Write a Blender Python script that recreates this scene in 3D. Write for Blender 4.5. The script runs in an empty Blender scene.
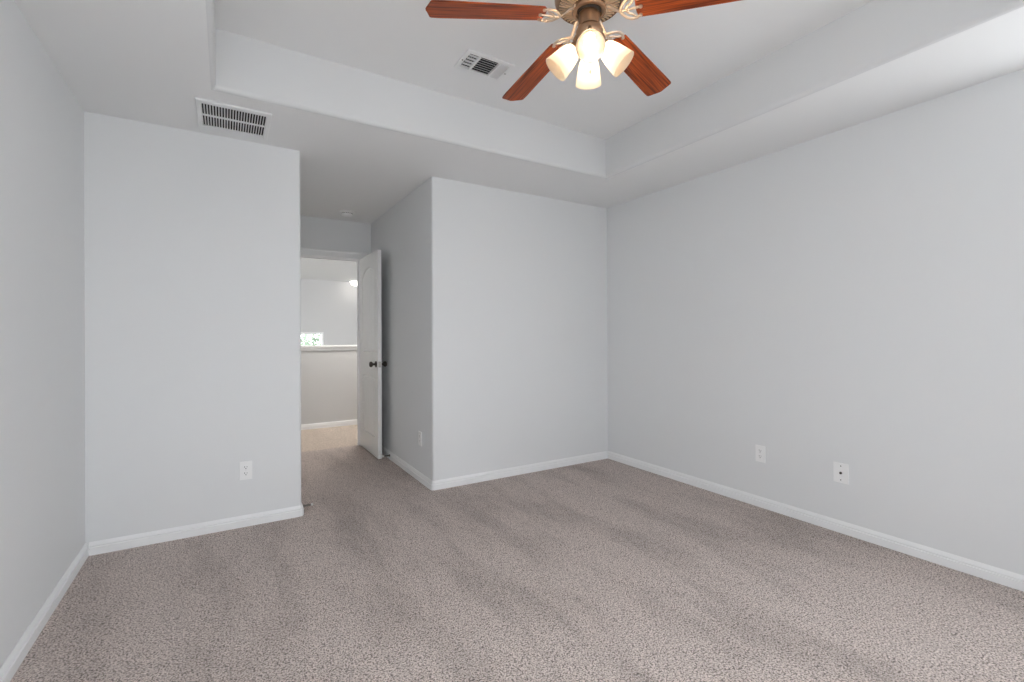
import bpy, bmesh, math, random
from mathutils import Vector, Matrix
random.seed(7)
PI = math.pi
S = bpy.context.scene
COL = S.collection

# ------------------------------------------------------------------ camera
H_CAM, FPX, YH, YAW, ROLL = 1.2012, 470.75, 335.36, 0.5457, -0.0033
cd = bpy.data.cameras.new('camera')
cam = bpy.data.objects.new('camera', cd); COL.objects.link(cam)
cam.matrix_world = Matrix.Translation((0, 0, H_CAM)) @ Matrix.Rotation(-YAW, 4, 'Z') @ Matrix.Rotation(PI/2, 4, 'X') @ Matrix.Rotation(ROLL, 4, 'Z')
cd.sensor_width = 36.0; cd.sensor_fit = 'HORIZONTAL'
cd.lens = FPX*36.0/1024
cd.shift_y = (YH-341.0)/1024
cd.clip_start = 0.02
S.camera = cam

# ------------------------------------------------------------------ world, exposure, daylight
w = bpy.data.worlds.new('overcast_sky'); S.world = w; w.use_nodes = True
bg = w.node_tree.nodes['Background']
# overcast sky over darker ground
_t = w.node_tree.nodes.new('ShaderNodeTexCoord'); _s = w.node_tree.nodes.new('ShaderNodeSeparateXYZ')
_r = w.node_tree.nodes.new('ShaderNodeValToRGB')
w.node_tree.links.new(_t.outputs['Generated'], _s.inputs[0])
_m = w.node_tree.nodes.new('ShaderNodeMapRange'); _m.inputs['From Min'].default_value = -0.25; _m.inputs['From Max'].default_value = 0.25
w.node_tree.links.new(_s.outputs['Z'], _m.inputs['Value']); w.node_tree.links.new(_m.outputs['Result'], _r.inputs['Fac'])
_r.color_ramp.elements[0].color = (0.70, 0.72, 0.735, 1); _r.color_ramp.elements[1].color = (0.93, 0.965, 1.0, 1)
_r.color_ramp.elements[0].position = 0.3; _r.color_ramp.elements[1].position = 0.55
w.node_tree.links.new(_r.outputs['Color'], bg.inputs['Color'])
bg.inputs['Strength'].default_value = 5.7
S.view_settings.view_transform = 'Standard'
S.view_settings.look = 'None'
S.view_settings.gamma = 1.0
S.view_settings.use_curve_mapping = False
S.view_settings.exposure = 0.07

def portal(name, loc, rot, sx, sy):
    l = bpy.data.lights.new(name, 'AREA'); l.shape = 'RECTANGLE'; l.size = sx; l.size_y = sy
    l.cycles.is_portal = True
    o = bpy.data.objects.new(name, l); COL.objects.link(o); o.location = loc; o.rotation_euler = rot
# room shell dimensions (metres; camera foot at the origin, Y along the right-hand wall)
XL, XR = -0.663, 3.185
YF, YB = -0.50, 3.450          # front wall (behind the camera), back wall right of the alcove
YBL = 3.424                    # back wall left of the alcove
X1, X2, YD = 0.429, 1.370, 5.246   # alcove between X1 and X2, door wall at YD
HC, HT = 2.439, 2.745
TX0, TX1, TY0, TY1 = -0.041, 2.563, 0.160, 2.787   # tray recess
WIN = [(-0.50, 0.42), (0.62, 1.54)]      # two windows in the front wall
WZ0, WZ1 = 0.45, 2.12
for i, (a, b) in enumerate(WIN):
    portal('daylight_portal', ((a+b)/2, YF-0.02, (WZ0+WZ1)/2), (PI/2, 0, PI), b-a, WZ1-WZ0)

FILL_RW = (-0.44, 0.60)                       # unseen window added in the right wall to brighten the left wall
RZ0, RZ1 = 0.75, 2.28
FILL_LW = (-0.30, 0.30)                       # unseen window added beside the camera to brighten the alcove
portal('daylight_portal', (XR+0.02, sum(FILL_RW)/2, (RZ0+RZ1)/2), (PI/2, 0, PI/2), FILL_RW[1]-FILL_RW[0], RZ1-RZ0)
portal('daylight_portal', (XL-0.02, sum(FILL_LW)/2, (WZ0+WZ1)/2), (PI/2, 0, -PI/2), FILL_LW[1]-FILL_LW[0], WZ1-WZ0)

# ------------------------------------------------------------------ materials
def mat(name, col, rough=0.6, metal=0.0, **kw):
    m = bpy.data.materials.new(name); m.use_nodes = True
    b = m.node_tree.nodes['Principled BSDF']
    b.inputs['Base Color'].default_value = (*col, 1)
    b.inputs['Roughness'].default_value = rough
    b.inputs['Metallic'].default_value = metal
    for k, v in kw.items():
        b.inputs[k.replace('_', ' ')].default_value = v
    return m
def nd(m, t, **kw):
    n = m.node_tree.nodes.new(t)
    for k, v in kw.items(): setattr(n, k, v)
    return n
def lk(m, a, b): m.node_tree.links.new(a, b)
def add_bump(m, scale, strength, dist=0.002, detail=2.0):
    tc = nd(m, 'ShaderNodeTexCoord'); n = nd(m, 'ShaderNodeTexNoise'); bp = nd(m, 'ShaderNodeBump')
    n.inputs['Scale'].default_value = scale; n.inputs['Detail'].default_value = detail
    bp.inputs['Strength'].default_value = strength; bp.inputs['Distance'].default_value = dist
    lk(m, tc.outputs['Object'], n.inputs['Vector']); lk(m, n.outputs['Fac'], bp.inputs['Height'])
    lk(m, bp.outputs['Normal'], m.node_tree.nodes['Principled BSDF'].inputs['Normal'])
    return m

M = {}
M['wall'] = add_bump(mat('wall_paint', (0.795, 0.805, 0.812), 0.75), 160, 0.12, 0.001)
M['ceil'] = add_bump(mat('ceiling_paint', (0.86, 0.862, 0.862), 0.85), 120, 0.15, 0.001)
M['tray'] = add_bump(mat('wall_paint_dimmed', (0.735, 0.742, 0.748), 0.75), 160, 0.12, 0.001)  # wall paint darkened to tone down the light on the tray sides
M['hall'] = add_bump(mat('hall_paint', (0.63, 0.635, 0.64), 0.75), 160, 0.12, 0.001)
M['trim'] = mat('white_trim', (0.90, 0.905, 0.91), 0.35)
M['door'] = add_bump(mat('door_paint', (0.86, 0.86, 0.845), 0.38), 60, 0.05, 0.001)
M['plastic'] = mat('white_plastic', (0.93, 0.93, 0.93), 0.3)
M['dark'] = mat('dark_slot', (0.03, 0.03, 0.032), 0.7)
M['duct'] = mat('dark_duct', (0.02, 0.02, 0.022), 0.8)
M['enamel'] = mat('white_enamel', (0.84, 0.84, 0.84), 0.4)
M['bronze'] = mat('oil_rubbed_bronze', (0.10, 0.085, 0.075), 0.28, 0.9)
M['steel'] = mat('spring_steel', (0.22, 0.2, 0.18), 0.35, 0.9)
M['nickel'] = mat('satin_nickel', (0.55, 0.52, 0.48), 0.35, 0.9)
M['rubber'] = mat('white_rubber', (0.82, 0.80, 0.78), 0.6)
M['pewter'] = add_bump(mat('antique_pewter', (0.34, 0.215, 0.135), 0.34, 0.85), 90, 0.1, 0.001)
M['brass'] = mat('antique_brass', (0.85, 0.64, 0.44), 0.4, 0.5)
M['iron'] = mat('champagne_metal', (0.72, 0.58, 0.46), 0.36, 0.8)
M['gdark'] = mat('motor_dark', (0.02, 0.013, 0.008), 0.7, 0.0)

def carpet(name, ca, cb, patch=0.0):
    m = mat(name, ca, 0.95)
    m.node_tree.nodes['Principled BSDF'].inputs['Specular IOR Level'].default_value = 0.1
    b = m.node_tree.nodes['Principled BSDF']
    tc = nd(m, 'ShaderNodeTexCoord')
    n1 = nd(m, 'ShaderNodeTexNoise'); n1.inputs['Scale'].default_value = 150; n1.inputs['Detail'].default_value = 3; n1.inputs['Roughness'].default_value = 0.65
    v = nd(m, 'ShaderNodeTexVoronoi'); v.inputs['Scale'].default_value = 185
    add = nd(m, 'ShaderNodeMath', operation='MULTIPLY_ADD'); add.inputs[1].default_value = -0.32
    rp = nd(m, 'ShaderNodeValToRGB')
    rp.color_ramp.elements[0].position = 0.19; rp.color_ramp.elements[0].color = (*[c*0.34 for c in cb], 1)
    rp.color_ramp.elements[1].position = 0.50; rp.color_ramp.elements[1].color = (*ca, 1)
    e = rp.color_ramp.elements.new(0.33); e.color = (*cb, 1)
    lk(m, tc.outputs['Object'], n1.inputs['Vector']); lk(m, tc.outputs['Object'], v.inputs['Vector'])
    lk(m, v.outputs['Distance'], add.inputs[0]); lk(m, n1.outputs['Fac'], add.inputs[2])
    lk(m, add.outputs[0], rp.inputs['Fac'])
    # pile laid this way and that by vacuum and feet
    mp = nd(m, 'ShaderNodeMapping'); mp.inputs['Rotation'].default_value = (0, 0, 0.06); mp.inputs['Scale'].default_value = (3.0, 0.85, 1)
    n2 = nd(m, 'ShaderNodeTexNoise'); n2.inputs['Scale'].default_value = 1.3; n2.inputs['Detail'].default_value = 4; n2.inputs['Roughness'].default_value = 0.6
    lk(m, tc.outputs['Object'], mp.inputs['Vector']); lk(m, mp.outputs['Vector'], n2.inputs['Vector'])
    r2 = nd(m, 'ShaderNodeMapRange'); r2.inputs['From Min'].default_value = 0.30; r2.inputs['From Max'].default_value = 0.54
    r2.inputs['To Min'].default_value = 1.0-patch; r2.inputs['To Max'].default_value = 1.0
    lk(m, n2.outputs['Fac'], r2.inputs['Value'])
    mx = nd(m, 'ShaderNodeMix', data_type='RGBA', blend_type='MULTIPLY'); mx.inputs['Factor'].default_value = 1
    lk(m, rp.outputs['Color'], mx.inputs['A']); lk(m, r2.outputs['Result'], mx.inputs['B'])
    lk(m, mx.outputs['Result'], b.inputs['Base Color'])
    bp = nd(m, 'ShaderNodeBump'); bp.inputs['Strength'].default_value = 0.8; bp.inputs['Distance'].default_value = 0.006
    lk(m, add.outputs[0], bp.inputs['Height']); lk(m, bp.outputs['Normal'], b.inputs['Normal'])
    return m
M['carpet'] = carpet('taupe_carpet', (0.86, 0.757, 0.71), (0.59, 0.505, 0.465), 0.25)
M['hallcarpet'] = carpet('hall_carpet', (0.86, 0.76, 0.67), (0.74, 0.63, 0.54), 0.08)  # paler, warmer tone than the room carpet

def wood():
    m = mat('cherry_wood', (0.3, 0.08, 0.03), 0.45)
    b = m.node_tree.nodes['Principled BSDF']; b.inputs['Specular IOR Level'].default_value = 0.3
    tc = nd(m, 'ShaderNodeTexCoord'); mp = nd(m, 'ShaderNodeMapping'); mp.inputs['Scale'].default_value = (2.5, 90, 20)
    n = nd(m, 'ShaderNodeTexNoise'); n.inputs['Scale'].default_value = 1.6; n.inputs['Detail'].default_value = 5; n.inputs['Distortion'].default_value = 0.6
    rp = nd(m, 'ShaderNodeValToRGB')
    rp.color_ramp.elements[0].position = 0.32; rp.color_ramp.elements[0].color = (0.10, 0.015, 0.004, 1)
    rp.color_ramp.elements[1].position = 0.66; rp.color_ramp.elements[1].color = (0.46, 0.085, 0.012, 1)
    lk(m, tc.outputs['Object'], mp.inputs['Vector']); lk(m, mp.outputs['Vector'], n.inputs['Vector'])
    lk(m, n.outputs['Fac'], rp.inputs['Fac']); lk(m, rp.outputs['Color'], b.inputs['Base Color'])
    return m
M['wood'] = wood()

def opal():
    m = bpy.data.materials.new('opal_glass'); m.use_nodes = True
    t = m.node_tree; t.nodes.remove(t.nodes['Principled BSDF'])
    out = t.nodes['Material Output']
    d = nd(m, 'ShaderNodeBsdfDiffuse'); d.inputs['Color'].default_value = (0.34, 0.25, 0.155, 1)
    tr = nd(m, 'ShaderNodeBsdfTranslucent'); tr.inputs['Color'].default_value = (0.92, 0.90, 0.86, 1)
    g = nd(m, 'ShaderNodeBsdfGlossy'); g.inputs['Roughness'].default_value = 0.15
    m1 = nd(m, 'ShaderNodeMixShader'); m1.inputs['Fac'].default_value = 0.80
    m2 = nd(m, 'ShaderNodeMixShader'); m2.inputs['Fac'].default_value = 0.05
    lk(m, d.outputs[0], m1.inputs[1]); lk(m, tr.outputs[0], m1.inputs[2])
    lk(m, m1.outputs[0], m2.inputs[1]); lk(m, g.outputs[0], m2.inputs[2]); lk(m, m2.outputs[0], out.inputs['Surface'])
    return m
M['opal'] = opal()
def emis(name, col, st):
    m = bpy.data.materials.new(name); m.use_nodes = True
    b = m.node_tree.nodes['Principled BSDF']
    b.inputs['Base Color'].default_value = (0.9, 0.9, 0.9, 1)
    b.inputs['Emission Color'].default_value = (*col, 1); b.inputs['Emission Strength'].default_value = st
    return m
M['bulb'] = emis('warm_bulb', (1.0, 0.80, 0.55), 48)
M['dome'] = emis('lit_dome', (1.0, 0.93, 0.85), 6)
M['dome_fill'] = emis('added_hall_dome', (1.0, 0.94, 0.87), 120)  # strong glow for the added hall lamp
def glass():
    m = bpy.data.materials.new('window_glass'); m.use_nodes = True
    t = m.node_tree; t.nodes.remove(t.nodes['Principled BSDF']); out = t.nodes['Material Output']
    a = nd(m, 'ShaderNodeBsdfTransparent'); g = nd(m, 'ShaderNodeBsdfGlossy'); g.inputs['Roughness'].default_value = 0.02
    x = nd(m, 'ShaderNodeMixShader'); x.inputs['Fac'].default_value = 0.06
    lk(m, a.outputs[0], x.inputs[1]); lk(m, g.outputs[0], x.inputs[2]); lk(m, x.outputs[0], out.inputs['Surface'])
    return m
M['glass'] = glass()
M['leaf'] = mat('pale_leaves', (0.20, 0.27, 0.19), 0.6)
M['bark'] = add_bump(mat('bark', (0.14, 0.10, 0.07), 0.9), 30, 0.6, 0.01)
M['ground'] = add_bump(mat('lawn', (0.16, 0.22, 0.09), 0.95), 20, 0.5, 0.02)

# ------------------------------------------------------------------ mesh helpers
def obj(name, bm, m, parent=None, loc=None, smooth=False, mtx=None):
    bmesh.ops.recalc_face_normals(bm, faces=bm.faces)
    me = bpy.data.meshes.new(name); bm.to_mesh(me); bm.free()
    me.materials.append(m)
    if smooth:
        for p in me.polygons: p.use_smooth = True
        try: me.set_sharp_from_angle(angle=math.radians(38))
        except Exception: pass
    o = bpy.data.objects.new(name, me); COL.objects.link(o)
    if parent is not None: o.parent = parent
    if mtx is not None: o.matrix_local = mtx
    elif loc is not None: o.location = loc
    return o
def add_box(bm, x0, x1, y0, y1, z0, z1, bev=0.0, mtx=None):
    r = bmesh.ops.create_cube(bm, size=1.0)
    vs = r['verts']
    for v in vs:
        v.co = Vector(((x0+x1)/2+v.co.x*(x1-x0), (y0+y1)/2+v.co.y*(y1-y0), (z0+z1)/2+v.co.z*(z1-z0)))
    if bev > 0:
        es = list({e for v in vs for e in v.link_edges})
        rr = bmesh.ops.bevel(bm, geom=es, offset=bev, segments=2, affect='EDGES', profile=0.6)
        vs = list({v for f in rr['faces'] for v in f.verts})
        # include the untouched face vertices too
        seen = set(vs); st = list(vs)
        while st:
            v = st.pop()
            for e in v.link_edges:
                o2 = e.other_vert(v)
                if o2 not in seen: seen.add(o2); st.append(o2)
        vs = list(seen)
    if mtx is not None:
        for v in vs: v.co = mtx @ v.co
    return vs
def add_lathe(bm, prof, seg=32, mtx=None, cap0=True, cap1=True):
    rings = []
    for (r, z) in prof:
        rings.append([bm.verts.new((r*math.cos(2*PI*i/seg), r*math.sin(2*PI*i/seg), z)) for i in range(seg)])
    for a, b in zip(rings, rings[1:]):
        for i in range(seg):
            j = (i+1) % seg
            bm.faces.new((a[i], a[j], b[j], b[i]))
    if cap0: bm.faces.new(rings[0][::-1])
    if cap1: bm.faces.new(rings[-1])
    if mtx is not None:
        for rg in rings:
            for v in rg: v.co = mtx @ v.co
def add_tube(bm, pts, rad, seg=8, closed=False, flat=1.0, mtx=None, up=Vector((0, 0, 1))):
    pts = [Vector(p) for p in pts]; n = len(pts); rings = []
    rads = rad if isinstance(rad, (list, tuple)) else [rad]*n
    for i, p in enumerate(pts):
        if closed: t = pts[(i+1) % n]-pts[i-1]
        else: t = pts[min(i+1, n-1)]-pts[max(i-1, 0)]
        t.normalize()
        u = up if abs(t.dot(up)) < 0.95 else Vector((1, 0, 0))
        s = t.cross(u).normalized(); q = s.cross(t).normalized()
        rings.append([bm.verts.new(p+s*rads[i]*math.cos(2*PI*k/seg)+q*rads[i]*flat*math.sin(2*PI*k/seg)) for k in range(seg)])
    for i in range(n if closed else n-1):
        a, b = rings[i], rings[(i+1) % n]
        for k in range(seg):
            l = (k+1) % seg
            bm.faces.new((a[k], a[l], b[l], b[k]))
    if not closed:
        bm.faces.new(rings[0][::-1]); bm.faces.new(rings[-1])
    if mtx is not None:
        for rg in rings:
            for v in rg: v.co = mtx @ v.co
def fillet(poly):
    """poly of (x, y, r): round the corners that have r > 0"""
    out = []; n = len(poly)
    for i, (x, y, r) in enumerate(poly):
        p = Vector((x, y))
        if r <= 0: out.append(p); continue
        a = (Vector(poly[i-1][:2])-p).normalized(); b = (Vector(poly[(i+1) % n][:2])-p).normalized()
        c = p+(a+b)*r
        for k in range(7):
            t = k/6*PI/2
            out.append(c-b*r*math.cos(t)-a*r*math.sin(t))
    return out
def add_prism(bm, poly, z0, z1):
    a = [bm.verts.new((p[0], p[1], z0)) for p in poly]; b = [bm.verts.new((p[0], p[1], z1)) for p in poly]
    n = len(poly)
    for i in range(n):
        j = (i+1) % n
        bm.faces.new((a[i], a[j], b[j], b[i]))
    bm.faces.new(a[::-1]); bm.faces.new(b)
def wall_with_holes(bm, axis, u0, u1, t0, t1, z0, z1, holes):
    """straight wall along axis 'x' or 'y', split in boxes round the openings (ua, ub, za, zb)"""
    us = sorted({u0, u1, *[h[0] for h in holes], *[h[1] for h in holes]})
    for a, b in zip(us, us[1:]):
        m = (a+b)/2
        cuts = sorted([(h[2], h[3]) for h in holes if h[0] < m < h[1]])
        z = z0; segs = []
        for c in cuts:
            if c[0] > z: segs.append((z, c[0]))
            z = c[1]
        if z < z1: segs.append((z, z1))
        for s in segs:
            if axis == 'x': add_box(bm, a, b, t0, t1, *s)
            else: add_box(bm, t0, t1, a, b, *s)
def struct(name, bm, m, parent=None, smooth=False, label=None):
    o = obj(name, bm, m, parent, smooth=smooth)
    o['kind'] = 'structure'
    if label: o['label'] = label
    return o
def tag(o, label, cat, group=None):
    o['label'] = label; o['category'] = cat
    if group: o['group'] = group
    return o
def thing(name, loc, label, cat, group=None, rot=(0, 0, 0)):
    o = bpy.data.objects.new(name, None); COL.objects.link(o)
    o.empty_display_size = 0.05; o.location = loc; o.rotation_euler = rot
    return tag(o, label, cat, group)

# ------------------------------------------------------------------ room shell
T = 0.12
bm = bmesh.new(); add_box(bm, XL-T, XR+T, YF-T, YD+0.05, -0.1, 0)
struct('floor', bm, M['carpet'])
bm = bmesh.new(); wall_with_holes(bm, 'y', YF-T, YB+T, XL-T, XL, 0, HC, [(*FILL_LW, WZ0, WZ1)])
struct('wall_left', bm, M['wall'])
bm = bmesh.new(); wall_with_holes(bm, 'y', YF-T, YB+T, XR, XR+T, 0, HC, [(*FILL_RW, RZ0, RZ1)])
struct('wall_right', bm, M['wall'])
bm = bmesh.new()
wall_with_holes(bm, 'x', XL, XR, YF-T, YF, 0, HC, [(a, b, WZ0, WZ1) for a, b in WIN])
struct('wall_front', bm, M['wall'])
R = 0.018
bm = bmesh.new()
add_prism(bm, fillet([(XL, YBL, 0), (X1, YBL, R), (X1, YD, 0), (X1-T, YD, 0), (X1-T, YBL+T, 0), (XL, YBL+T, 0)]), 0, HC)
struct('wall_back_left', bm, M['wall'], smooth=True)
bm = bmesh.new()
add_prism(bm, fillet([(X2, YD, 0), (X2, YB, R), (XR, YB, 0), (XR, YB+T, 0), (X2+T, YB+T, 0), (X2+T, YD, 0)]), 0, HC)
struct('wall_back_right', bm, M['wall'], smooth=True)
# door wall at the end of the alcove, running on along the hall
DX0, DX1, DH = 0.527, 1.258, 2.038
bm = bmesh.new()
wall_with_holes(bm, 'x', -2.2, 5.2, YD, YD+T, 0, HC, [(DX0, DX1, 0, DH)])
struct('wall_door', bm, M['wall'])

# ceiling with raised tray, rounded lower lip
def rect_ring(bm, x0, x1, y0, y1, z):
    return [bm.verts.new((x0, y0, z)), bm.verts.new((x1, y0, z)), bm.verts.new((x1, y1, z)), bm.verts.new((x0, y1, z))]
bm = bmesh.new(); rings = []
ox0, ox1, oy0, oy1 = XL-T, XR+T, YF-T, YD+T
rings.append(rect_ring(bm, ox0, ox1, oy0, oy1, HT+0.15))
rings.append(rect_ring(bm, ox0, ox1, oy0, oy1, HC))
rr = 0.028
for k in range(7):
    t = k/6*PI/2
    d = rr*(1-math.sin(t)); z = HC+rr*(1-math.cos(t))
    rings.append(rect_ring(bm, TX0-d, TX1+d, TY0-d, TY1+d, z))
rings.append(rect_ring(bm, TX0, TX1, TY0, TY1, HT))
for a, b in zip(rings, rings[1:]):
    for i in range(4):
        bm.faces.new((a[i], a[(i+1) % 4], b[(i+1) % 4], b[i]))
bm.faces.new(rings[0]); bm.faces.new(rings[-1])
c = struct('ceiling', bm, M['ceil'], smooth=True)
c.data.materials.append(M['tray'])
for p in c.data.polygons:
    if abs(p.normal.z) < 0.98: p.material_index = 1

# ------------------------------------------------------------------ front windows (behind the camera)
def window(n, x0, x1, y0, y1, z0, z1, turn=False):
    """frame with a meeting rail, sill and pane in an opening of a wall that runs along X"""
    e = bpy.data.objects.new('window_%d' % n, None); COL.objects.link(e); e['kind'] = 'structure'
    e.location = ((x0+x1)/2, (y0+y1)/2, z0)
    w2, h = (x1-x0)/2, z1-z0; d = min(0.035, (y1-y0)/3); fw = 0.045
    if turn: e.rotation_euler = (0, 0, PI/2); w2 = (y1-y0)/2; d = 0.035
    bm = bmesh.new()
    add_box(bm, -w2, -w2+fw, -d, d, 0, h, 0.003); add_box(bm, w2-fw, w2, -d, d, 0, h, 0.003)
    add_box(bm, -w2+fw, w2-fw, -d, d, 0, fw, 0.003); add_box(bm, -w2+fw, w2-fw, -d, d, h-fw, h, 0.003)
    if h > 1.2: add_box(bm, -w2+fw, w2-fw, -d*0.6, d*0.6, h/2-0.02, h/2+0.02, 0.003)
    obj('window_frame', bm, M['trim'], e)
    bm = bmesh.new(); add_box(bm, -w2+fw, w2-fw, -0.003, 0.003, fw, h-fw)
    obj('pane', bm, M['glass'], e)
    return e
for i, (a, b) in enumerate(WIN): window(i+1, a, b, YF-T, YF, WZ0, WZ1)
window(4, XR, XR+T, *FILL_RW, RZ0, RZ1, True)  # right-wall window, added out of view for its daylight
window(5, XL-T, XL, *FILL_LW, WZ0, WZ1, True)  # left-wall window, likewise added for its daylight

# ------------------------------------------------------------------ baseboards
BB = [(0, 0), (0.0155, 0), (0.0155, 0.041), (0.0095, 0.0425), (0.0090, 0.046), (0.0120, 0.050), (0.0105, 0.056), (0.006, 0.064), (0.003, 0.070), (0, 0.070)]
def sweep(bm, path, prof, side=1, closed=False):
    """sweep a (depth, height) profile along a 2-D path with mitres; depth goes to the left of the path when side=1"""
    pts = [Vector(p) for p in path]; n = len(pts); rings = []
    for i, p in enumerate(pts):
        d0 = (pts[i]-pts[i-1]).normalized() if i > 0 else None
        d1 = (pts[i+1]-pts[i]).normalized() if i < n-1 else None
        if d0 is None: d0 = d1
        if d1 is None: d1 = d0
        n0 = Vector((-d0.y, d0.x))*side; n1 = Vector((-d1.y, d1.x))*side
        b = (n0+n1); b = b/(b.dot(n0)) if b.length > 1e-6 else n0
        rings.append([bm.verts.new((p.x+b.x*d, p.y+b.y*d, z)) for d, z in prof])
    m = len(prof)
    for a, b in zip(rings, rings[1:]):
        for k in range(m):
            l = (k+1) % m
            bm.faces.new((a[k], a[l], b[l], b[k]))
    bm.faces.new(rings[0][::-1]); bm.faces.new(rings[-1])
def arc_corner(cx, cy, r, a0, a1, n=5):
    return [(cx+r*math.cos(a0+(a1-a0)*k/n), cy+r*math.sin(a0+(a1-a0)*k/n)) for k in range(n+1)]
bm = bmesh.new(); sweep(bm, [(XL, YF), (XL, YBL)], BB, -1)
struct('baseboard_left', bm, M['trim'], smooth=True)
bm = bmesh.new(); sweep(bm, [(XL+0.0156, YBL)]+arc_corner(X1-R, YBL+R, R, -PI/2, 0)+[(X1, YD)], BB, -1)
struct('baseboard_back_left', bm, M['trim'], smooth=True)
bm = bmesh.new(); sweep(bm, [(X2, YD-0.02)]+arc_corner(X2+R, YB+R, R, PI, PI*1.5)+[(XR-0.0156, YB)], BB, -1)
struct('baseboard_back_right', bm, M['trim'], smooth=True)
bm = bmesh.new(); sweep(bm, [(XR, YF), (XR, YB)], BB, 1)
struct('baseboard_right', bm, M['trim'], smooth=True)

# ------------------------------------------------------------------ door casing + jamb
bm = bmesh.new()
CW = 0.066
for (y, s) in ((YD, -1), (YD+T, 1)):
    for (x0, x1) in ((DX0-CW+0.004, DX0+0.004), (DX1-0.004, DX1+CW-0.004)):
        add_box(bm, x0, x1, min(y, y+s*0.016), max(y, y+s*0.016), 0, DH-0.004, 0.003)
    add_box(bm, DX0-CW+0.004, DX1+CW-0.004, min(y, y+s*0.016), max(y, y+s*0.016), DH-0.004, DH+CW, 0.003)
    add_box(bm, DX0-CW+0.002, DX1+CW-0.002, min(y, y+s*0.021), max(y, y+s*0.021), DH+CW-0.014, DH+CW+0.004, 0.003)
struct('trim_1', bm, M['trim'], label='white casing round the bedroom doorway')
bm = bmesh.new()
add_box(bm, DX0, DX0+0.012, YD, YD+T, 0, DH-0.012); add_box(bm, DX1-0.012, DX1, YD, YD+T, 0, DH-0.012)
add_box(bm, DX0, DX1, YD, YD+T, DH-0.012, DH)
add_box(bm, DX0+0.012, DX0+0.024, YD+0.04, YD+0.075, 0, DH-0.024); add_box(bm, DX1-0.024, DX1-0.012, YD+0.04, YD+0.075, 0, DH-0.024)
add_box(bm, DX0+0.012, DX1-0.012, YD+0.04, YD+0.075, DH-0.024, DH-0.012)
struct('trim_2', bm, M['trim'], label='white door jamb with stop inside the doorway')

# ------------------------------------------------------------------ hall, half wall and stairwell beyond
HY0, HY1 = YD+0.05, 6.55
bm = bmesh.new(); add_box(bm, -2.2, 5.2, HY0, HY1+0.14, -0.1, 0)
struct('floor_hall', bm, M['hallcarpet'])
bm = bmesh.new(); add_box(bm, -2.2, 5.2, HY1, HY1+0.12, 0, 1.016)
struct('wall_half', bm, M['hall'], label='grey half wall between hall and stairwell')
bm = bmesh.new()
add_box(bm, -2.2, 5.2, HY1-0.03, HY1+0.15, 1.050, 1.078, 0.006)
add_box(bm, -2.2, 5.2, HY1-0.014, HY1, 1.012, 1.050, 0.003); add_box(bm, -2.2, 5.2, HY1+0.12, HY1+0.134, 1.012, 1.050, 0.003)
struct('trim_3', bm, M['trim'], label='white painted cap along the half wall')
bm = bmesh.new(); sweep(bm, [(-2.2, HY1), (5.2, HY1)], BB, -1)
struct('baseboard_hall', bm, M['trim'], smooth=True)
FY = 11.1
bm = bmesh.new(); wall_with_holes(bm, 'x', -2.2, 5.2, FY, FY+T, -1.6, HC, [(0.85, 1.86, 0.40, 1.29)])
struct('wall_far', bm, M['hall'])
window(3, 0.85, 1.86, FY, FY+T, 0.40, 1.29)
bm = bmesh.new(); wall_with_holes(bm, 'y', YD+T, FY, -2.2-T, -2.2, -1.6, HC, [(8.1, 9.5, 0.6, 1.9)])  # unseen window opening added to let daylight into the stairwell
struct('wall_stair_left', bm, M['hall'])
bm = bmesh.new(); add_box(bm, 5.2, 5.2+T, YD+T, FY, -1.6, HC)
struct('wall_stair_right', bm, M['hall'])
bm = bmesh.new(); add_box(bm, -2.2, 5.2, HY1+0.02, FY, -1.7, -1.6)
struct('floor_stair', bm, M['hallcarpet'])
bm = bmesh.new(); add_box(bm, -2.2-T, 5.2+T, YD+T, FY+T, HC, HC+0.15)
struct('ceiling_hall', bm, M['hall'])
portal('daylight_portal', (-2.22, 8.8, 1.25), (PI/2, 0, -PI/2), 1.4, 1.3)

# dome lamp far down the stairwell
e = thing('ceiling_light', (2.49, 10.76, HC), 'small lit dome light on the stairwell ceiling past the doorway', 'light')
bm = bmesh.new(); add_lathe(bm, [(0.15, 0), (0.155, -0.012), (0.145, -0.03)], 32)
obj('base', bm, M['enamel'], e, smooth=True)
bm = bmesh.new(); add_lathe(bm, [(0.142, -0.03)]+[(0.142*math.cos(a), -0.03-0.10*math.sin(a)) for a in [k/8*PI/2*0.97 for k in range(1, 9)]], 32)
obj('diffuser', bm, M['dome'], e, smooth=True)

# unseen lamp added above the door head's line of sight to brighten the hall
fill_lamp = e.copy(); COL.objects.link(fill_lamp); fill_lamp.location = (1.50, 5.95, HC)
fill_lamp['label'] = 'added dome light, out of view, brightening the hall between the doorway and the half wall'
for ch in list(e.children):
    c = ch.copy(); COL.objects.link(c); c.parent = fill_lamp
    if ch.name.startswith('diffuser'):
        c.data = ch.data.copy(); c.data.materials[0] = M['dome_fill']

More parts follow.
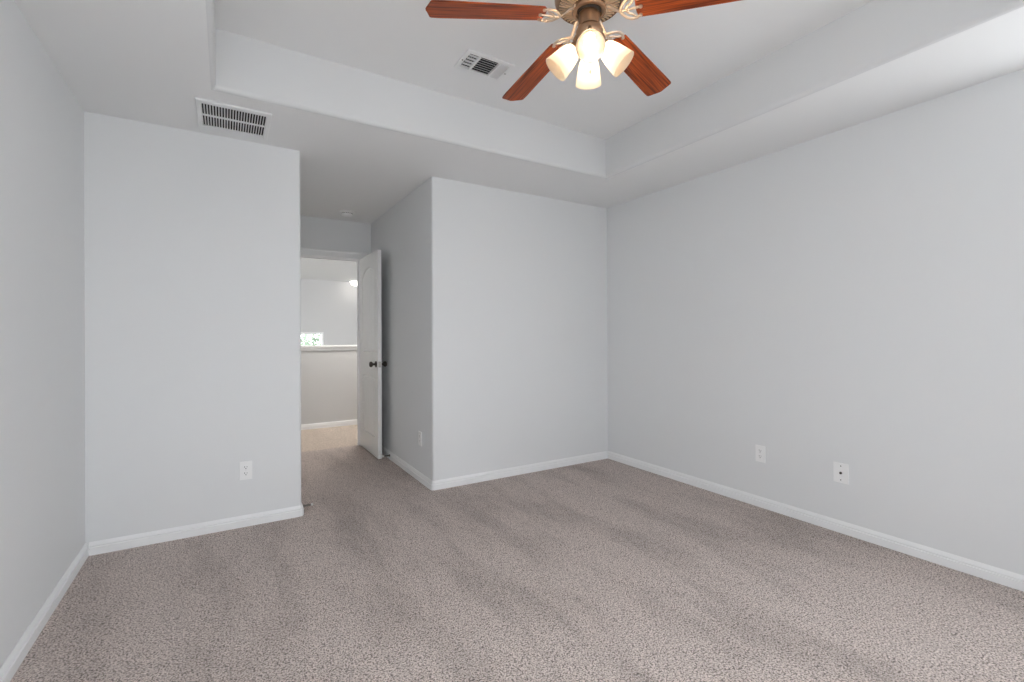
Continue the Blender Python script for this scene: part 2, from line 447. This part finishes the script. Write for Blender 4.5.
# tree seen through the far window
tr = thing('tree', (2.75, 19.0, -3.0), 'pale green leafy tree outside the far stairwell window', 'tree')
bm = bmesh.new(); add_tube(bm, [(0, 0, 0), (0.05, 0, 1.2), (0, 0.05, 2.2), (0.02, 0.02, 3.4)], [0.16, 0.13, 0.10, 0.05], 10)
for a in (0.3, 2.1, 4.2): add_tube(bm, [(0, 0, 2.0), (0.5*math.cos(a), 0.5*math.sin(a), 2.8), (0.9*math.cos(a), 0.9*math.sin(a), 3.3)], [0.06, 0.04, 0.02], 6)
obj('trunk', bm, M['bark'], tr, smooth=True)
bm = bmesh.new()
for k in range(5200):
    u = Vector((random.gauss(0, 1), random.gauss(0, 1), random.gauss(0, 1))).normalized()*(random.random()**0.45)
    p = Vector((u.x*1.7, u.y*1.5, 3.45+u.z*1.15))
    s = random.uniform(0.05, 0.09)
    a = Vector((random.gauss(0, 1), random.gauss(0, 1), random.gauss(0, 0.6))).normalized(); b = a.orthogonal().normalized()
    bm.faces.new([bm.verts.new(p+a*s), bm.verts.new(p+b*s*0.45), bm.verts.new(p-a*s), bm.verts.new(p-b*s*0.45)])
obj('foliage', bm, M['leaf'], tr)
bm = bmesh.new(); add_box(bm, -8, 14, FY+0.3, 40, -3.1, -3.0)
struct('ground', bm, M['ground'])

# ------------------------------------------------------------------ the open door
DT, DWID, DZ0, DZ1 = 0.035, 0.707, 0.016, 2.031
def panel_outline(y0, y1, z0, z1, rise=0.0, n=14):
    pts = [(y0, z0), (y1, z0), (y1, z1-rise)]
    if rise > 0:
        for k in range(1, n):
            t = k/n; y = y1+(y0-y1)*t
            pts.append((y, z1-rise+rise*math.sin(PI*t)**0.75))
    pts.append((y0, z1-rise)); return pts
def inset_poly(pts, d):
    out = []; n = len(pts)
    for i in range(n):
        p = Vector(pts[i]); a = (p-Vector(pts[i-1])).normalized(); b = (Vector(pts[(i+1) % n])-p).normalized()
        na = Vector((-a.y, a.x)); nb = Vector((-b.y, b.x)); m = na+nb; m = m/max(m.dot(na), 0.3)
        out.append((p.x+m.x*d, p.y+m.y*d))
    return out
def make_door():
    # local frame: hinge edge at y=0, free edge at y=-DWID, visible face at x=0, back face at x=DT
    bm = bmesh.new()
    sy0, sy1 = -DWID+0.105, -0.105
    panels = [panel_outline(sy0, sy1, 0.20, 0.80, 0.012), panel_outline(sy0, sy1, 1.035, 1.905, 0.085)]
    def face_side(x, sgn):
        outer = [bm.verts.new((x, -DWID, DZ0)), bm.verts.new((x, 0, DZ0)), bm.verts.new((x, 0, DZ1)), bm.verts.new((x, -DWID, DZ1))]
        edges = [bm.edges.new((outer[i], outer[(i+1) % 4])) for i in range(4)]
        for P in panels:
            lv = [(0, 0.0), (0.004, 0.012), (0.013, 0.013), (0.022, 0.0045), (0.028, 0.004)]
            prev = None
            for d, dep in lv:
                ring = [bm.verts.new((x+sgn*dep, a, b)) for a, b in inset_poly(P, d)]
                if prev is None:
                    edges += [bm.edges.new((ring[i], ring[(i+1) % len(ring)])) for i in range(len(ring))]
                else:
                    for i in range(len(ring)):
                        j = (i+1) % len(ring); bm.faces.new((prev[i], prev[j], ring[j], ring[i]))
                prev = ring
            bm.faces.new(prev)
        bmesh.ops.triangle_fill(bm, edges=edges, use_beauty=True)
        return outer
    A = face_side(0.0, 1); B = face_side(DT, -1)
    for i in range(4):
        j = (i+1) % 4; bm.faces.new((A[i], A[j], B[j], B[i]))
    return bm, (sy0, sy1)
door = bpy.data.objects.new('door_1', None); COL.objects.link(door)
door.location = (1.246, YD-0.004, 0); door.rotation_euler = (0, 0, 0)
door['kind'] = 'structure'; door['label'] = 'white two-panel arch-top door standing open into the room'
dbm, (sy0, sy1) = make_door()
obj('door_leaf', dbm, M['door'], door)
# plank grooves inside the two panels: thin raised planks
bm = bmesh.new()
npl = 5; a0, a1 = sy0+0.030, sy1-0.030; pw = (a1-a0)/npl
for side in (0, 1):
    for k in range(npl):
        y0, y1 = a0+pw*k+0.004, a0+pw*(k+1)-0.004
        ym = (y0+y1)/2; t = (ym-sy0)/(sy1-sy0)
        for (z0, z1) in ((0.232, 0.757), (1.066, 1.905-0.085-0.034+0.085*min(math.sin(PI*max(0.0, (min(y0, y1)-sy0)/(sy1-sy0)))**0.75, math.sin(PI*(y1-sy0)/(sy1-sy0))**0.75))):
            if side == 0: add_box(bm, 0.0005, 0.0052, y0, y1, z0, z1, 0.0015)
            else: add_box(bm, DT-0.0052, DT-0.0005, y0, y1, z0, z1, 0.0015)
obj('panel_planks', bm, M['door'], door)
def knob_bm(sgn):
    bm = bmesh.new()
    prof = [(0.0, 0), (0.031, 0.0), (0.031, 0.004), (0.026, 0.009), (0.012, 0.012), (0.010, 0.026), (0.013, 0.032), (0.022, 0.038), (0.0275, 0.047), (0.0275, 0.055), (0.022, 0.063), (0.010, 0.067), (0.0, 0.0675)]
    prof = [(max(r, 0.0004), z) for r, z in prof]
    add_lathe(bm, prof, 28, Matrix.Rotation(sgn*PI/2, 4, 'Y'))
    return bm
for sgn, x in ((-1, 0.0), (1, DT)):
    k = obj('door_knob', knob_bm(sgn), M['bronze'], door, (x, -DWID+0.062, 0.925), smooth=True)
    k['label'] = 'dark bronze knob'
bm = bmesh.new(); add_box(bm, DT/2-0.0125, DT/2+0.0125, -DWID-0.0012, -DWID+0.001, 0.897, 0.953, 0.0005); add_box(bm, DT/2-0.006, DT/2+0.006, -DWID-0.010, -DWID, 0.915, 0.935, 0.002)
obj('latch', bm, M['nickel'], door)
for z in (0.22, 1.02, 1.82):
    bm = bmesh.new(); add_lathe(bm, [(0.0065, z), (0.0065, z+0.088)], 12, Matrix.Translation((-0.0, 0.004, 0)))
    add_box(bm, 0.001, DT-0.004, -0.001, 0.0015, z+0.001, z+0.087)
    obj('hinge', bm, M['trim'], door)

# ------------------------------------------------------------------ spring door stops
def door_stop(loc, rz, label, length=0.075, tilt=0.0):
    e = thing('door_stop', loc, label, 'door stop', None, (0, tilt, rz))
    bm = bmesh.new(); add_lathe(bm, [(0.011, 0), (0.011, 0.003), (0.007, 0.008)], 16, Matrix.Rotation(PI/2, 4, 'Y'))
    obj('base', bm, M['steel'], e, smooth=True)
    bm = bmesh.new(); N = 150; turns = 15; L = length-0.020
    add_tube(bm, [(0.006+L*k/N, 0.0052*math.cos(2*PI*turns*k/N), 0.0052*math.sin(2*PI*turns*k/N)) for k in range(N+1)], 0.0016, 5)
    obj('spring', bm, M['steel'], e, smooth=True)
    bm = bmesh.new(); add_lathe(bm, [(0.006, length-0.016), (0.0085, length-0.014), (0.0085, length-0.004), (0.006, length)], 16, Matrix.Rotation(PI/2, 4, 'Y'))
    obj('rubber_tip', bm, M['rubber'], e, smooth=True)['label'] = 'white rubber tip'
    return e
door_stop((X1+0.0155, 3.480, 0.044), 0, 'spring door stop with white tip on the baseboard end by the alcove mouth', 0.064)
door_stop((X2-0.0155, 4.524, 0.040), PI, 'spring door stop with white tip behind the open door', 0.073)

# ------------------------------------------------------------------ wall plates
def plate(name, loc, rz, label, kind):
    """local frame: plate lies in XZ, faces -Y"""
    e = thing(name, loc, label, 'outlet', None, (0, 0, rz))
    w2, h2 = (0.035, 0.0575) if kind == 'duplex' else (0.0415, 0.060)
    bm = bmesh.new(); add_box(bm, -w2, w2, -0.0055, 0, -h2, h2, 0.002)
    obj('cover_plate', bm, M['plastic'], e)
    if kind == 'duplex':
        for s in (1, -1):
            bm = bmesh.new()
            pts = []
            for k in range(24):
                a = 2*PI*k/24; pts.append((0.0172*math.cos(a), max(-0.0125, min(0.0125, 0.0172*math.sin(a)))))
            add_prism(bm, pts, 0.0, 0.0072)
            for v in bm.verts: v.co = Vector((v.co.x, -v.co.z, v.co.y+s*0.0195))
            r = obj('receptacle', bm, M['plastic'], e)
            bm = bmesh.new()
            add_box(bm, -0.0078, -0.0054, -0.0076, -0.007, s*0.0195+0.000, s*0.0195+0.009)
            add_box(bm, 0.0054, 0.0078, -0.0076, -0.007, s*0.0195+0.001, s*0.0195+0.008)
            add_lathe(bm, [(0.0028, 0.0070), (0.0028, 0.0076)], 12, Matrix.Translation((0, 0, s*0.0195-0.0065)) @ Matrix.Rotation(PI/2, 4, 'X'))
            obj('slots', bm, M['dark'], r)
        bm = bmesh.new(); add_lathe(bm, [(0.0032, 0.005), (0.0032, 0.0066), (0.002, 0.0072)], 12, Matrix.Rotation(PI/2, 4, 'X'))
        obj('screw', bm, M['enamel'], e)
    else:
        bm = bmesh.new(); add_lathe(bm, [(0.0075, 0.005), (0.0075, 0.008), (0.005, 0.008), (0.005, 0.014), (0.0015, 0.014)], 16, Matrix.Rotation(PI/2, 4, 'X'))
        obj('cable_jack', bm, M['bronze'], e)['label'] = 'dark cable jack'
        for s in (1, -1):
            bm = bmesh.new(); add_lathe(bm, [(0.0034, 0.005), (0.0034, 0.0064), (0.002, 0.0070)], 12, Matrix.Translation((0, 0, s*0.042)) @ Matrix.Rotation(PI/2, 4, 'X'))
            obj('screw', bm, M['steel'], e)
    return e
plate('outlet', (0.104, YBL, 0.352), 0, 'white duplex outlet on the narrow wall left of the alcove', 'duplex')
plate('outlet', (X2, 3.720, 0.351), -PI/2, 'white duplex outlet inside the alcove near the open door', 'duplex')
plate('outlet', (XR, 1.908, 0.370), -PI/2, 'white duplex outlet on the right wall, nearer the room corner', 'duplex')
plate('cable_plate', (XR, 1.405, 0.361), -PI/2, 'wide white plate with dark cable jack low on the right wall', 'jack')

# ------------------------------------------------------------------ return air grille on the soffit
vx0, vx1, vy0, vy1 = -0.135, 0.222, 2.926, 3.314
e = thing('return_air_grille', ((vx0+vx1)/2, (vy0+vy1)/2, HC), 'large square white air grille with two rows of slats on the lower ceiling', 'vent')
W2, L2 = (vx1-vx0)/2, (vy1-vy0)/2; IX, IY = W2-0.024, L2-0.040
bm = bmesh.new(); tk = 0.011
add_box(bm, -W2, -IX, -L2, L2, -tk, 0, 0.0035); add_box(bm, IX, W2, -L2, L2, -tk, 0, 0.0035)
add_box(bm, -IX-0.002, IX+0.002, -L2, -IY, -tk, 0, 0.0035); add_box(bm, -IX-0.002, IX+0.002, IY, L2, -tk, 0, 0.0035)
obj('frame', bm, M['enamel'], e)
bm = bmesh.new(); add_box(bm, -IX, IX, -0.004, 0.004, -tk+0.001, -0.001); obj('divider', bm, M['enamel'], e)
bm = bmesh.new(); add_box(bm, -IX, IX, -IY, IY, -0.0012, 0); obj('backing', bm, M['duct'], e)
ns = 23
bm = bmesh.new()
for k in range(ns+1):
    x = -IX+2*IX*k/ns
    mt = Matrix.Translation((x, 0, -0.0052)) @ Matrix.Rotation(0.55, 4, 'Y')
    add_box(bm, -0.0011, 0.0011, -IY, IY, -0.0042, 0.0042, 0, mt)
obj('slats', bm, M['enamel'], e)
for sx in (-1, 1):
    bm = bmesh.new(); add_lathe(bm, [(0.005, -tk-0.0015), (0.005, -tk+0.002)], 10, Matrix.Translation((sx*(W2-0.015), 0, 0)))
    obj('screw', bm, M['enamel'], e)

# ------------------------------------------------------------------ supply register on the tray ceiling
vx0, vx1, vy0, vy1 = 1.117, 1.415, 2.282, 2.478
e = thing('supply_register', ((vx0+vx1)/2, (vy0+vy1)/2, HT), 'small white three-way air register on the raised ceiling beside the fan', 'vent')
W2, L2 = (vx1-vx0)/2, (vy1-vy0)/2; IX, IY = W2-0.026, L2-0.026
bm = bmesh.new(); tk = 0.013
add_box(bm, -W2, -IX, -L2, L2, -tk*0.7, 0, 0.004); add_box(bm, IX, W2, -L2, L2, -tk*0.7, 0, 0.004)
add_box(bm, -IX-0.002, IX+0.002, -L2, -IY, -tk*0.7, 0, 0.004); add_box(bm, -IX-0.002, IX+0.002, IY, L2, -tk*0.7, 0, 0.004)
for x in (-0.062, 0.062): add_box(bm, x-0.006, x+0.006, -IY, IY, -tk, -0.001, 0.002)
obj('frame', bm, M['enamel'], e)
bm = bmesh.new(); add_box(bm, -IX, IX, -IY, IY, -0.001, 0); obj('backing', bm, M['duct'], e)
def louvres(x0, x1, y0, y1, n, along, ang, nm):
    bm = bmesh.new()
    for k in range(n):
        if along == 'y':
            x = x0+(x1-x0)*(k+0.5)/n
            add_box(bm, -0.0075, 0.0075, y0, y1, -0.0006, 0.0006, 0, Matrix.Translation((x, 0, -0.007)) @ Matrix.Rotation(ang, 4, 'Y'))
        else:
            y = y0+(y1-y0)*(k+0.5)/n
            add_box(bm, x0, x1, -0.0075, 0.0075, -0.0006, 0.0006, 0, Matrix.Translation((0, y, -0.007)) @ Matrix.Rotation(ang, 4, 'X'))
    obj(nm, bm, M['enamel'], e)
louvres(-IX, -0.068, -IY, IY, 4, 'y', -0.95, 'side_louvres')
louvres(-0.056, 0.056, -IY, IY, 7, 'x', 0.62, 'centre_louvres')
louvres(0.068, IX, -IY, IY, 4, 'y', 0.75, 'side_louvres')
for (xa, xb, zb) in ((-IX, -0.068, -0.0125), (0.068, IX, -0.0045)):
    bm = bmesh.new()
    for k in range(5):
        y = -IY+2*IY*(k+0.5)/5
        add_box(bm, xa, xb, y-0.001, y+0.001, zb, -0.002)
    obj('cross_bars', bm, M['enamel'], e)
for sx in (-1, 1):
    bm = bmesh.new(); add_lathe(bm, [(0.0045, -tk*0.7-0.0015), (0.0045, -tk*0.7+0.002)], 10, Matrix.Translation((sx*(W2-0.012), 0, 0)))
    obj('screw', bm, M['steel'], e)

# ------------------------------------------------------------------ smoke detector
e = thing('smoke_detector', (1.036, 4.873, HC), 'round white smoke detector on the alcove ceiling', 'smoke detector')
bm = bmesh.new(); add_lathe(bm, [(0.068, 0), (0.070, -0.004), (0.068, -0.010), (0.056, -0.013)], 36)
obj('base', bm, M['enamel'], e, smooth=True)
bm = bmesh.new(); add_lathe(bm, [(0.052, -0.012), (0.052, -0.024), (0.048, -0.034), (0.036, -0.041), (0.018, -0.043), (0.0005, -0.043)], 36)
obj('cover', bm, M['plastic'], e, smooth=True)
bm = bmesh.new()
for k in range(20):
    mt = Matrix.Rotation(2*PI*k/20, 4, 'Z')
    add_box(bm, 0.0515, 0.0525, -0.005, 0.005, -0.021, -0.0155, 0, mt)
obj('vent_slots', bm, M['dark'], e)

# ------------------------------------------------------------------ ceiling fan
FX, FYC = 1.2655, 1.471
HB, PHI, PITCH, DROOP = 2.483, 2.794, -0.185, 0.093
fan = thing('ceiling_fan', (FX, FYC, HT), 'five-blade cherry wood ceiling fan with four lit glass shades on the raised ceiling', 'ceiling fan')
Z = lambda z: z-HT
bm = bmesh.new(); add_lathe(bm, [(0.070, 0), (0.072, -0.010), (0.066, -0.030), (0.045, -0.050), (0.022, -0.058)], 36)
obj('canopy', bm, M['pewter'], fan, smooth=True)
bm = bmesh.new(); add_lathe(bm, [(0.013, -0.050), (0.013, -0.095)], 20)
obj('downrod', bm, M['pewter'], fan, smooth=True)
bm = bmesh.new(); add_lathe(bm, [(0.015, Z(2.667)), (0.060, Z(2.664)), (0.105, Z(2.650)), (0.132, Z(2.622)), (0.140, Z(2.590)), (0.140, Z(2.565)), (0.136, Z(2.550)), (0.128, Z(2.541)), (0.124, Z(2.541)), (0.122, Z(2.547)), (0.068, Z(2.537)), (0.066, Z(2.529)), (0.02, Z(2.529))], 56)
motor = obj('motor_housing', bm, M['pewter'], fan, smooth=True)
bm = bmesh.new(); add_lathe(bm, [(0.121, Z(2.5465)), (0.1205, Z(2.5452)), (0.0695, Z(2.5358)), (0.069, Z(2.5372))], 56, cap0=False, cap1=False)
obj('vent_ring', bm, M['gdark'], motor, smooth=True)
bm = bmesh.new()
for k in range(44):
    mt = Matrix.Rotation(2*PI*k/44, 4, 'Z') @ Matrix.Translation((0.095, 0, Z(2.5390))) @ Matrix.Rotation(-0.182, 4, 'Y')
    add_box(bm, -0.0265, 0.0265, -0.0022, 0.0022, -0.005, 0.005, 0, mt)
obj('vent_ribs', bm, M['brass'], motor)
# flywheel that carries the blade irons
bm = bmesh.new(); add_lathe(bm, [(0.050, Z(2.529)), (0.068, Z(2.527)), (0.070, Z(2.519)), (0.066, Z(2.511)), (0.055, Z(2.510)), (0.053, Z(2.519)), (0.03, Z(2.521))], 40)
obj('flywheel', bm, M['pewter'], fan, smooth=True)
bm = bmesh.new(); add_lathe(bm, [(0.050, Z(2.521)), (0.036, Z(2.505)), (0.036, Z(2.500))], 32)
obj('neck', bm, M['gdark'], fan, smooth=True)
bm = bmesh.new(); add_lathe(bm, [(0.030, Z(2.508)), (0.041, Z(2.507)), (0.043, Z(2.502)), (0.043, Z(2.462)), (0.046, Z(2.460)), (0.046, Z(2.452)), (0.040, Z(2.449))], 40)
obj('switch_housing', bm, M['pewter'], fan, smooth=True)
bm = bmesh.new(); add_lathe(bm, [(0.036, Z(2.451)), (0.050, Z(2.446)), (0.055, Z(2.434)), (0.052, Z(2.420)), (0.040, Z(2.405)), (0.022, Z(2.396)), (0.012, Z(2.388)), (0.014, Z(2.380)), (0.010, Z(2.372)), (0.0005, Z(2.368))], 40)
obj('light_fitter', bm, M['pewter'], fan, smooth=True)

def blade_mesh():
    half = []     # outline from root to tip on the +y side
    w = lambda r: 0.054+(0.066-0.054)*(r-0.2)/0.435
    half += [(0.186, 0.0), (0.186, 0.030), (0.190, 0.042), (0.200, w(0.2))]
    half += [(r, w(r)) for r in (0.28, 0.36, 0.44, 0.52, 0.60)]
    half += [(0.630, 0.0655), (0.639, 0.0625), (0.643, 0.055), (0.644, 0.040), (0.648, 0.026), (0.656, 0.012), (0.658, 0.0)]
    top = half; bot = [(x, -y) for x, y in half[::-1] if y > 0]
    bm = bmesh.new(); add_prism(bm, [Vector(p) for p in top+bot], -0.003, 0.003)
    es = [e_ for e_ in bm.edges if abs(e_.verts[0].co.z-e_.verts[1].co.z) < 1e-6]
    bmesh.ops.bevel(bm, geom=es, offset=0.0016, segments=2, affect='EDGES')
    return bm
def iron_mesh():
    bm = bmesh.new()
    # arm from the flywheel, then an open leaf-shaped loop with scrolled prongs screwed to the blade end
    add_tube(bm, [(0.060, 0, 0.026), (0.082, 0, 0.020), (0.102, 0, 0.006), (0.118, 0, -0.006), (0.134, 0, -0.010)], [0.0095, 0.009, 0.008, 0.0075, 0.007], 10, flat=0.6)
    add_box(bm, 0.050, 0.068, -0.018, 0.018, 0.022, 0.032, 0.002)
    for s in (1, -1):
        add_tube(bm, [(0.126, 0, -0.009), (0.134, s*0.018, -0.009), (0.146, s*0.036, -0.009), (0.164, s*0.048, -0.008), (0.184, s*0.048, -0.0065), (0.202, s*0.040, -0.006)], [0.007, 0.007, 0.0068, 0.007, 0.0075, 0.0055], 10, flat=0.55)
        add_tube(bm, [(0.184, s*0.047, -0.0065), (0.180, s*0.034, -0.008), (0.170, s*0.024, -0.009), (0.158, s*0.016, -0.009), (0.150, s*0.004, -0.009)], [0.0055, 0.0055, 0.0055, 0.0055, 0.0055], 8, flat=0.6)
        add_lathe(bm, [(0.0075, -0.0085), (0.0075, -0.003)], 14, Matrix.Translation((0.200, s*0.040, 0)))
    add_tube(bm, [(0.134, 0, -0.010), (0.160, 0, -0.009), (0.185, 0, -0.0065), (0.206, 0, -0.006)], [0.006, 0.0055, 0.006, 0.005], 10, flat=0.6)
    add_lathe(bm, [(0.0075, -0.0085), (0.0075, -0.003)], 14, Matrix.Translation((0.206, 0, 0)))
    return bm
def blade_matrix(k):
    a = PHI-k*2*PI/5
    d = Vector((math.cos(a), math.sin(a), 0)); n = Vector((-math.sin(a), math.cos(a), 0)); up = Vector((0, 0, 1))
    dx = (d-up*DROOP).normalized()
    ny = (n*math.cos(PITCH)+up*math.sin(PITCH)).normalized()
    nz = dx.cross(ny).normalized(); ny = nz.cross(dx)
    m = Matrix((dx, ny, nz)).transposed().to_4x4()
    m.translation = Vector((0, 0, Z(HB)+0.2*DROOP))
    return m
b0 = obj('fan_blade', blade_mesh(), M['wood'], fan, mtx=blade_matrix(0), smooth=True)
i0 = obj('blade_iron', iron_mesh(), M['iron'], fan, mtx=blade_matrix(0), smooth=True)
for k in range(1, 5):
    for s in (b0, i0):
        c = s.copy(); COL.objects.link(c); c.parent = fan; c.matrix_local = blade_matrix(k)

# light kit: four arms, sockets, shades and bulbs
KROT = -YAW-PI/2-math.radians(7.6)     # heading of the shade that faces the camera
TILT = math.radians(45)
def arm_mesh():
    bm = bmesh.new()
    add_tube(bm, [(0.040, 0, Z(2.424)), (0.052, 0, Z(2.418)), (0.058, 0, Z(2.405)), (0.056, 0, Z(2.390))], [0.009, 0.008, 0.008, 0.009], 12)
    mt = Matrix.Translation((0.058, 0, Z(2.370))) @ Matrix.Rotation(PI-TILT, 4, 'Y')
    add_lathe(bm, [(0.010, -0.026), (0.020, -0.022), (0.0235, -0.012), (0.0265, -0.004), (0.0265, 0.006), (0.020, 0.006)], 24, mt)
    return bm
def shade_mesh():
    bm = bmesh.new()
    out = [(0.0235, 0.000), (0.030, 0.008), (0.0375, 0.022), (0.043, 0.042), (0.0475, 0.066), (0.0515, 0.090), (0.0555, 0.112)]
    inn = [(r-0.0028, z+0.0006) for r, z in out[::-1]]
    prof = out+[(0.0542, 0.1135)]+inn
    add_lathe(bm, prof+[out[0]], 40, None, cap0=False, cap1=False)
    bmesh.ops.remove_doubles(bm, verts=bm.verts, dist=1e-6)
    return bm
def bulb_mesh():
    bm = bmesh.new()
    add_lathe(bm, [(0.010, 0.008), (0.011, 0.022), (0.017, 0.036), (0.0215, 0.048), (0.022, 0.057), (0.0185, 0.068), (0.011, 0.075), (0.001, 0.078)], 20)
    return bm
arm0 = sh0 = bu0 = None
for k in range(4):
    a = KROT+k*PI/2
    rot = Matrix.Rotation(a, 4, 'Z')
    sm = rot @ Matrix.Translation((0.058, 0, Z(2.370))) @ Matrix.Rotation(PI-TILT, 4, 'Y')
    if arm0 is None:
        arm0 = obj('lamp_arm', arm_mesh(), M['pewter'], fan, mtx=rot, smooth=True)
        sh0 = obj('lamp_shade', shade_mesh(), M['opal'], fan, mtx=sm, smooth=True)
        bu0 = obj('light_bulb', bulb_mesh(), M['bulb'], sh0, smooth=True)
    else:
        c = arm0.copy(); COL.objects.link(c); c.parent = fan; c.matrix_local = rot
        s2 = sh0.copy(); COL.objects.link(s2); s2.parent = fan; s2.matrix_local = sm
        b2 = bu0.copy(); COL.objects.link(b2); b2.parent = s2
# pull chain with a small fob
bm = bmesh.new(); a = KROT+PI*0.86+0.35
px, py = 0.047*math.cos(a), 0.047*math.sin(a)
add_tube(bm, [(px*0.95, py*0.95, Z(2.458)), (px*1.08, py*1.08, Z(2.450)), (px*1.1, py*1.1, Z(2.430)), (px*1.1, py*1.1, Z(2.305))], 0.0011, 6)
add_lathe(bm, [(0.001, 0.008), (0.0035, 0.004), (0.004, -0.004), (0.002, -0.010), (0.0005, -0.011)], 12, Matrix.Translation((px*1.1, py*1.1, Z(2.300))))
obj('pull_chain', bm, M['bronze'], fan, smooth=True)
